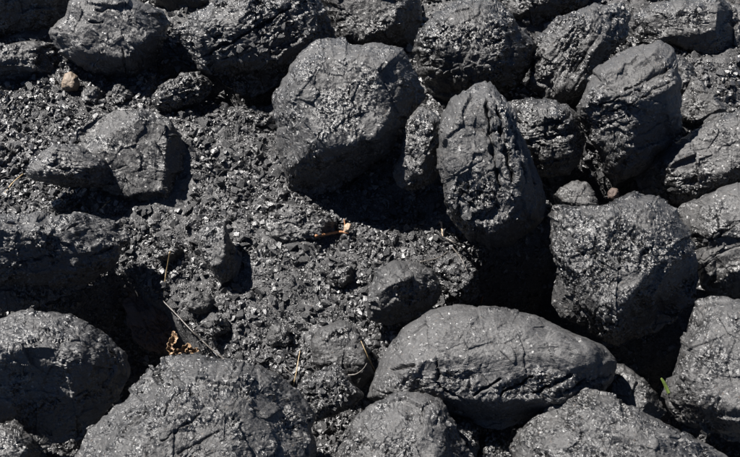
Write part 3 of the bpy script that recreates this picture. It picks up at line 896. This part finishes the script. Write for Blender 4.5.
for (x, y, s) in [(446, 262, 9), (456, 260, 10), (464, 268, 9), (470, 278, 10), (452, 274, 11), (461, 284, 10), (446, 284, 9), (468, 292, 8), (454, 294, 9)]:
    block('c7', x, y, s)
for (x, y, s) in [(660, 184, 9), (672, 188, 10), (684, 187, 9), (697, 184, 10), (710, 181, 9), (724, 178, 9), (650, 182, 9)]:
    block('b1', x, y, s, 1.3, -12, face=.6)
for (x, y, s) in [(700, 246, 10), (708, 240, 11), (716, 235, 10), (724, 231, 9), (703, 252, 9)]:
    block('b3', x, y, s, 1.2, -30, face=.9)
for (x, y, s) in [(446, 72, 10), (456, 69, 11), (468, 67, 10), (480, 66, 9), (452, 78, 9), (490, 60, 9)]:
    block('a6', x, y, s, 1.3, -10, face=.8)

# ------------------------------------------------------------------ coal chips: the 300 that show largest singly, the rest as slack
crng = np.random.RandomState(11)
SMALL = [hull_shape(400 + i, 6, (1, .85, .6 + .07 * (i % 4))) for i in range(8)]
CHIP_SHAPES = [hull_shape(200 + i, 8 + i % 2, (1, .85, .5 + .07 * (i % 6))) for i in range(14)]
CHIP_MESH = [mesh_from('coal_chip', V, F, M_CHIP, smooth=False) for V, F in CHIP_SHAPES]
N1, N2 = 9000, 30000
cand_n = 330000
cpx, cpy = crng.uniform(-30, 770, cand_n), crng.uniform(-20, 480, cand_n)
dirs = AX_R[None] * ((cpx - PW / 2) / FPX)[:, None] - AX_U[None] * ((cpy - PH / 2) / FPX)[:, None] - AX_B[None]
T = -CAM[2] / dirs[:, 2]
G0 = CAM + dirs * T[:, None]
cz = ground_z(G0[:, 0], G0[:, 1])
qx, qy, qz = project(np.stack([G0[:, 0], G0[:, 1], cz], 1))
ix, iy = np.clip(qx.astype(int), 0, 739), np.clip(qy.astype(int), 0, 456)
open_ = ~MASK[iy, ix]
keep = open_ | (crng.uniform(size=cand_n) < 0.10)
G0, cz, open_, qz = G0[keep], cz[keep], open_[keep], qz[keep]
n_all = len(G0)
size = 0.66 * (1 - crng.uniform(size=n_all)) ** (-0.66)      # half-width in picture units
size = np.minimum(size, crng.uniform(2.0, 8.0, n_all) * crng.uniform(.6, 1, n_all))
fine = perlin(np.stack([G0[:, 0] * 15, G0[:, 1] * 15, np.full(n_all, 2.2)], 1)) + .5 * perlin(np.stack([G0[:, 0] * 40, G0[:, 1] * 40, np.full(n_all, 4.2)], 1))
size = np.where((fine > .12) & (size < 5), np.minimum(size, 1.5 * crng.uniform(.6, 1.1, n_all)), size)
order = np.argsort(-size)
limit = 105000
if n_all > limit:
    sel = crng.permutation(n_all)[:limit]
    G0, cz, open_, size, qz = G0[sel], cz[sel], open_[sel], size[sel], qz[sel]
n_all = len(G0)
shape = crng.randint(len(CHIP_SHAPES), size=n_all)
shape = np.where(size < 1.35, len(CHIP_SHAPES) + crng.randint(len(SMALL), size=n_all), shape)
ALL_SHAPES = CHIP_SHAPES + SMALL


def rand_rot(n, rng, flat=0.75):
    """rotations that mostly lay the chip's flat side up"""
    ax = rng.normal(size=(n, 3)) * flat
    up = np.array([0, 0, 1.0]) + ax * .6
    up /= np.linalg.norm(up, axis=1)[:, None]
    t = rng.normal(size=(n, 3))
    e1 = np.cross(up, t); e1 /= np.linalg.norm(e1, axis=1)[:, None]
    e2 = np.cross(up, e1)
    return np.stack([e1, e2, up], 2)


ROT = rand_rot(n_all, crng)
SZ = size * qz / FPX
POS = np.stack([G0[:, 0], G0[:, 1], cz + SZ * crng.uniform(.05, .5, n_all)], 1)
SX = np.stack([SZ * crng.uniform(.8, 1.25, n_all), SZ * crng.uniform(.75, 1.1, n_all), SZ * crng.uniform(.8, 1.3, n_all)], 1)

# crumbs that lie on the clods and on the lumps beside the slack
DIRTY = {'d13': 1.0, 'd15': .08, 'd22': .9, 'd18': .8, 'd19': .8, 'd23': .7, 'd11': .35, 'c7': .6, 'd14': .25, 'd6': .10, 'd7': .12, 'd4': .10, 'd10': .5, 'd9': .3,
         'd8': .2, 'd17': .5, 'd21': .6, 'd20': .4, 'd16': .15, 'c6': .02, 'd12': .3, 'd1': .05, 'a8': .02, 'a9': .05, 'c1': .01, 'a3': .02, 'a17': .05, 'd2': .02, 'b4': .03, 'a10': .02}
for _ in range(9000):
    x_, y_ = crng.uniform(0, 480), crng.uniform(70, 457)
    h = hit(x_, y_)
    if h is None or h[3] == 'ground': continue
    if crng.uniform() > DIRTY.get(h[3], 0) or h[1][2] < .35: continue
    i = crng.randint(n_all)
    if size[i] > 4: continue
    POS[i] = h[0] + np.array([0, 0, SZ[i] * .25])
    open_[i] = False

# one chip in thirty happens to turn a clean cleavage face to the sun
BRIGHT = (crng.uniform(size=n_all) < .05) & (size > 1.2) & (size < 4.5)
nb = int(BRIGHT.sum())
upb = HALF[None] + crng.normal(0, .13, (nb, 3)); upb /= np.linalg.norm(upb, axis=1)[:, None]
e1b = np.cross(upb, crng.normal(size=(nb, 3))); e1b /= np.linalg.norm(e1b, axis=1)[:, None]
ROT[BRIGHT] = np.stack([e1b, np.cross(upb, e1b), upb], 2)
SX[BRIGHT] *= np.array([1.1, 1.0, .38])

# largest ones seen from the camera
CHIP_OBJ = []
SHORT = {'a2': 'flat slab near the tan pebble', 'a3': 'brownish grey lump', 'a4': 'sloping lump with bright blocks', 'a8': 'largest upper boulder', 'a9': 'narrow knobbly lump',
         'a10': 'upright split block', 'a17': 'triangular slab', 'a14': 'wide lump with sheer black face', 'b1': 'broad lump at the right edge', 'b4': 'big sparkling lump', 'b5': 'lump peeping above the sparkling one',
         'c1': 'largest flat boulder', 'c2': 'rounded bottom lump', 'c6': 'matt clod with lit crown', 'c7': 'crumbly clod under rootlets', 'd1': 'glinting boulder below the leaf',
         'd4': 'long overhanging ledge', 'd6': 'broad half sunk slab', 'd7': 'thin flaky slab', 'd8': 'shaded block with jagged rim', 'd9': 'little glossy lump by the slab', 'd10': 'clod next to the tan pebble',
         'd11': 'upright shard in the slack', 'd12': 'small wedge under the upper boulder', 'd13': 'crumbly clod behind the twig', 'd14': 'small round grey clod', 'd15': 'flat half buried clod', 'd16': 'jagged broken lump',
         'd17': 'small angular lump near the matt clod', 'd18': 'lump below the straw blade', 'd19': 'lump next to the thin stalk', 'd20': 'small wedge by the upper boulder', 'd21': 'dull clod at the left edge',
         'd22': 'clod above the overhanging ledge', 'd23': 'clod beside the straw blade', 'p1': 'tan pebble'}
single = []
for i in np.argsort(-size):
    if not open_[i]: continue
    px_, py_, _z = project(POS[i])
    if not (2 < px_ < 738 and 2 < py_ < 455): continue
    h = hit(px_, py_)
    if h is None or h[2] < np.linalg.norm(POS[i] - CAM) - 0.012: continue
    single.append(i)
    if len(single) >= 285: break
is_single = np.zeros(n_all, bool); is_single[single] = True
for i in single:
    o = bpy.data.objects.new('coal_chip', CHIP_MESH[shape[i]])
    M = Matrix([[float(ROT[i, r, c]) for c in range(3)] for r in range(3)]).to_4x4() @ Matrix.Diagonal((*[float(v) for v in SX[i]], 1))
    M.translation = Vector(POS[i])
    o.matrix_world = M
    o['category'] = 'coal chip'; o['group'] = 'loose coal chips in the slack'
    COL.objects.link(o)
    CHIP_OBJ.append((o, project(POS[i])[:2]))

# every chip is told by the lump it lies next to and its rank in distance from it
ORD = ['nearest', 'second nearest', 'third nearest', 'fourth nearest', 'fifth nearest', 'sixth nearest', 'seventh nearest', 'eighth nearest', 'ninth nearest', 'tenth nearest',
       'eleventh nearest', 'twelfth nearest', '13th nearest', '14th nearest', '15th nearest', '16th nearest', '17th nearest', '18th nearest', '19th nearest', '20th nearest']
near_ = {}
for o, (x_, y_) in CHIP_OBJ:
    best = (1e9, None)
    for k_, C_ in OUTLINES.items():
        if k_ not in SHORT: continue
        d_ = np.hypot(C_[:, 0] - x_, C_[:, 1] - y_).min()
        if d_ < best[0]: best = (d_, k_)
    near_.setdefault(best[1], []).append((best[0], o))
for k_, L_ in near_.items():
    L_.sort(key=lambda q: q[0])
    for j, (_d, o) in enumerate(L_):
        rank = ORD[j] if j < len(ORD) else '%dth nearest' % (j + 1)
        o['label'] = 'loose coal chip beside the %s, %s to it' % (SHORT[k_], rank)

VV, FF, MI, base_i = [], [], [], 0
for s in range(len(ALL_SHAPES)):
    V0, F0 = ALL_SHAPES[s]
    ids = np.where((shape == s) & ~is_single)[0]
    if len(ids) == 0: continue
    W = np.einsum('nij,nvj->nvi', ROT[ids], V0[None] * SX[ids][:, None, :]) + POS[ids][:, None, :]
    VV.append(W.reshape(-1, 3))
    FF.append((F0[None] + (base_i + np.arange(len(ids)) * len(V0))[:, None, None]).reshape(-1, 3))
    MI.append(np.repeat(BRIGHT[ids].astype(np.int32), len(F0)))
    base_i += len(ids) * len(V0)
slack = bpy.data.objects.new('coal_slack', mesh_from('coal_slack', np.concatenate(VV), np.concatenate(FF), M_CHIP, smooth=False))
slack.data.materials.append(M_FLAKE)
slack.data.polygons.foreach_set('material_index', np.concatenate(MI))
slack['kind'] = 'stuff'
slack['label'] = 'fine black crumbs of coal covering the ground between the lumps'
COL.objects.link(slack)

# glossy flakes the picture singles out
FLAKE = [mesh_from('coal_flake', *hull_shape(300 + i, 14, (1, .7, .2)), M_FLAKE, smooth=False) for i in range(5)]


def flake(px, py, w_, asp, label, j, toward=.8):
    h = hit(px, py)
    sc = h[2] / FPX
    s = w_ * .5 * sc
    o = bpy.data.objects.new('coal_flake', FLAKE[j % 5])
    nrm = HALF * toward + np.array([0, 0, 1]) * (1 - toward)
    M = basis(nrm, .4 + j).to_4x4() @ Matrix.Diagonal((s * asp, s / asp, s, 1))
    M.translation = Vector(h[0] + np.array([0, 0, s * .25]))
    o.matrix_world = M
    tag(o, label, 'coal flake', 'bright flakes of coal')
    COL.objects.link(o)


flake(28, 87, 15, 1.2, 'bright white glinting coal flake just below the flat slab at the left edge', 0, 1)
flake(77, 117, 11, 1.2, 'shiny coal flake left of the broad sunken slab', 1)
flake(140, 235, 15, 1.25, 'pale shiny flake lying above the tip of the overhanging ledge', 2, 1)
flake(174, 288, 11, 1.3, 'bright flake at the foot of the straw blade', 3, 1)
flake(273, 259, 12, 1.0, 'light grey chip standing upright in the middle of the slack', 4, .9)
flake(368, 272, 11, 1.0, 'bright chip touching the left side of the matt clod', 5, 1)
flake(352, 237, 9, 1.1, 'pale chip just right of the orange twig', 6, .9)
flake(227, 340, 9, 1.1, 'bright chip above the glinting boulder', 7, .9)
flake(195, 140, 9, 1.1, 'small bright chip beside the black side of the broad slab', 8, .9)

# ------------------------------------------------------------------ stems, twigs, leaf
def tube(name, pts, r_px, label, cat, mat, group=None, taper=(1, .5), flat=1.0, parent=None, follow=True, lift_px=2.0, lifts=None, sub=6):
    """thin tapered stem through picture points laid on the surfaces seen there"""
    W = []
    for i, (x, y) in enumerate(pts):
        h = hit(x, y)
        l = lifts[i] if lifts else lift_px
        W.append(h[0] - ray(x, y) * l * h[2] / FPX)
    W = np.array(W)
    Q = [W[0]]
    n = len(W)
    for i in range(n - 1):
        p0, p1, p2, p3 = W[max(i - 1, 0)], W[i], W[i + 1], W[min(i + 2, n - 1)]
        for t in np.linspace(0, 1, sub + 1)[1:]:
            Q.append(.5 * (2 * p1 + (p2 - p0) * t + (2 * p0 - 5 * p1 + 4 * p2 - p3) * t * t + (3 * p1 - p0 - 3 * p2 + p3) * t ** 3))
    Q = np.array(Q)
    sc = np.linalg.norm(Q[0] - CAM) / FPX
    org = Q.mean(0)
    Q = Q - org
    k = 7
    V, F = [], []
    for i, q in enumerate(Q):
        t = Q[min(i + 1, len(Q) - 1)] - Q[max(i - 1, 0)]
        t /= np.linalg.norm(t) + 1e-12
        e1 = np.cross(t, AX_B); e1 /= np.linalg.norm(e1) + 1e-12
        e2 = np.cross(t, e1)
        f = i / (len(Q) - 1)
        r = r_px * sc * (taper[0] * (1 - f) + taper[1] * f) * (1 + .18 * math.sin(i * 2.1))
        for j in range(k):
            a = 2 * math.pi * j / k
            V.append(q + r * (math.cos(a) * e1 + flat * math.sin(a) * e2))
    for i in range(len(Q) - 1):
        for j in range(k):
            F.append((i * k + j, i * k + (j + 1) % k, (i + 1) * k + (j + 1) % k, (i + 1) * k + j))
    V = np.array(V); m = len(Q)
    V = np.concatenate([V, [Q[0], Q[-1]]])
    F += [(m * k, (j + 1) % k, j, j) for j in range(0)]
    me = bpy.data.meshes.new(name)
    caps = [tuple(range(k - 1, -1, -1)), tuple((m - 1) * k + j for j in range(k))]
    me.from_pydata(V[:-2].tolist(), [], F + caps)
    for p_ in me.polygons: p_.use_smooth = True
    me.materials.append(mat)
    o = bpy.data.objects.new(name, me)
    COL.objects.link(o)
    if parent is not None:
        o.parent = parent
        o.location = Vector(org) - parent.location
    else:
        o.location = org
        tag(o, label, cat, group)
    return o


tw = tube('twig', [(315, 236), (327, 234), (339, 232), (349, 233)], 1.5, 'bright orange twig lying on the clod in the middle', 'twig', M_TWIG, taper=(1, .9), lifts=[3, 5, 4, 3])
tube('side_shoot', [(344, 232), (345, 226), (344, 219)], 1.1, None, None, M_TWIG, parent=tw, lifts=[4, 6, 8])
lump('p3', 'pale tan wood chip at the right end of the orange twig', [(344, 226), (347, 223), (351, 224), (351, 230), (348, 233), (344, 232)],
     name='wood_chip', cat='wood chip', group=None, mat=M_WOOD, broken=0, rough=.15, lift=5, spacing=.8)
tube('straw', [(170, 252), (167, 268), (165, 280), (164, 294)], .75, 'yellow straw standing in the slack above the shaded hollow', 'straw', M_STRAW, lifts=[16, 11, 6, 1])
tube('stalk', [(163, 301), (176, 314), (192, 331), (208, 346), (224, 359)], .75, 'long thin grey stalk running from the straw down to the glinting boulder', 'stalk', M_GREY, lifts=[4, 10, 14, 12, 5], taper=(1, .8))
tube('straw', [(5, 194), (11, 185), (17, 179), (23, 174)], .95, 'short yellow straw at the left edge below the thin flaky slab', 'straw', M_STRAW, lifts=[2, 4, 4, 2])
tube('straw', [(102, 208), (107, 203), (111, 200)], .8, 'tiny straw bit under the broad sunken slab', 'straw', M_STRAW)
tube('straw', [(300, 351), (298, 362), (296, 374), (293, 386)], .7, 'pale straw beside the jagged broken lump', 'straw', M_STRAW, lifts=[12, 10, 6, 2], taper=(.6, 1))
tube('stalk', [(281, 364), (286, 369), (291, 374)], .7, 'short dark stalk touching the pale straw', 'stalk', M_GREY)
tube('stalk', [(361, 341), (365, 350), (370, 361), (375, 371)], .7, 'tan stalk leaning on the largest flat boulder', 'stalk', M_STRAW, taper=(.5, 1), lifts=[2, 3, 4, 3])
tube('stem', [(348, 375), (356, 374), (363, 369), (367, 363)], .8, 'curved dark stem on the flat grey clod', 'stem', M_GREY, lifts=[2, 4, 4, 2])
tube('leaf_sliver', [(438, 223), (441, 222), (442, 228), (443, 236)], 1.5, 'cream sliver of dry leaf below the upright split block', 'leaf', M_WOOD, flat=.4, lifts=[4, 6, 6, 3], taper=(.8, .6))
tube('rootlet', [(446, 238), (453, 242), (460, 246), (467, 251)], 1.2, 'thick grey rootlet below the cream leaf sliver', 'root', M_GREY, group='dry rootlets', lifts=[4, 8, 8, 6])
tube('rootlet', [(452, 247), (458, 254), (463, 262), (467, 271)], .8, 'thin rootlet hanging down over the crumbly clod', 'root', M_GREY, group='dry rootlets', lifts=[4, 6, 6, 4])
tube('rootlet', [(420, 262), (430, 260), (440, 257), (448, 251)], .9, 'rootlet stretched from the matt clod to the crumbly one', 'root', M_GREY, group='dry rootlets', lifts=[2, 4, 5, 4])
tube('twig', [(481, 303), (482, 299), (483, 296)], .8, 'tiny orange twig end above the largest flat boulder', 'twig', M_TWIG)


def blade(name, pts, widths, label, cat, mat, lifts, curl=.35, wav=0.0):
    """flat leaf or grass blade with real thickness"""
    W = []
    dn = min(hit(x, y)[2] for x, y in pts)
    for (x, y), l in zip(pts, lifts):
        W.append(CAM + ray(x, y) * (dn - l * dn / FPX))
    W = np.array(W)
    n = len(W); Q = [W[0]]; wd = [widths[0]]
    for i in range(n - 1):
        p0, p1, p2, p3 = W[max(i - 1, 0)], W[i], W[i + 1], W[min(i + 2, n - 1)]
        for t in np.linspace(0, 1, 7)[1:]:
            Q.append(.5 * (2 * p1 + (p2 - p0) * t + (2 * p0 - 5 * p1 + 4 * p2 - p3) * t * t + (3 * p1 - p0 - 3 * p2 + p3) * t ** 3))
            wd.append(widths[i] * (1 - t) + widths[i + 1] * t)
    Q = np.array(Q); org = Q.mean(0); sc = np.linalg.norm(org - CAM) / FPX
    Q = Q - org
    V, F = [], []
    m = 6
    rng = np.random.RandomState(5)
    for i, q in enumerate(Q):
        t = Q[min(i + 1, len(Q) - 1)] - Q[max(i - 1, 0)]; t /= np.linalg.norm(t)
        e1 = np.cross(t, AX_B); e1 /= np.linalg.norm(e1); e2 = np.cross(e1, t)
        for j in range(m + 1):
            u = j / m * 2 - 1
            jag = 1 + wav * rng.uniform(-.4, .4)
            V.append(q + e1 * u * wd[i] * .5 * sc * jag + e2 * (curl * u * u + wav * .25 * math.sin(i * 1.3 + 3 * u)) * wd[i] * sc)
    for i in range(len(Q) - 1):
        for j in range(m):
            a = i * (m + 1) + j
            F.append((a, a + 1, a + m + 2, a + m + 1))
    me = bpy.data.meshes.new(name)
    me.from_pydata([list(v) for v in V], [], F)
    bm = bmesh.new(); bm.from_mesh(me)
    bmesh.ops.recalc_face_normals(bm, faces=bm.faces)
    bmesh.ops.solidify(bm, geom=bm.faces[:], thickness=0.0006)
    bm.to_mesh(me); bm.free()
    me.materials.append(mat)
    o = bpy.data.objects.new(name, me); o.location = org
    tag(o, label, cat)
    COL.objects.link(o)
    return o


blade('dry_leaf', [(173, 331), (175, 337), (171, 344), (172, 350), (180, 351), (187, 347), (192, 351), (198, 349)], [2, 6, 6, 7, 5, 7, 6, 3],
      'curled orange brown dry leaf lodged behind the glinting boulder', 'leaf', M_LEAF, [12, 12, 10, 8, 7, 7, 6, 5], curl=.5, wav=.9)
blade('grass_blade', [(661, 378), (663.5, 382), (666, 387), (668.5, 393)], [1.6, 2.8, 3.4, 3.0], 'short bright green blade of grass beside the tall lump at lower right', 'grass blade', M_GREEN,
      [10, 8, 5, 2], curl=.25)
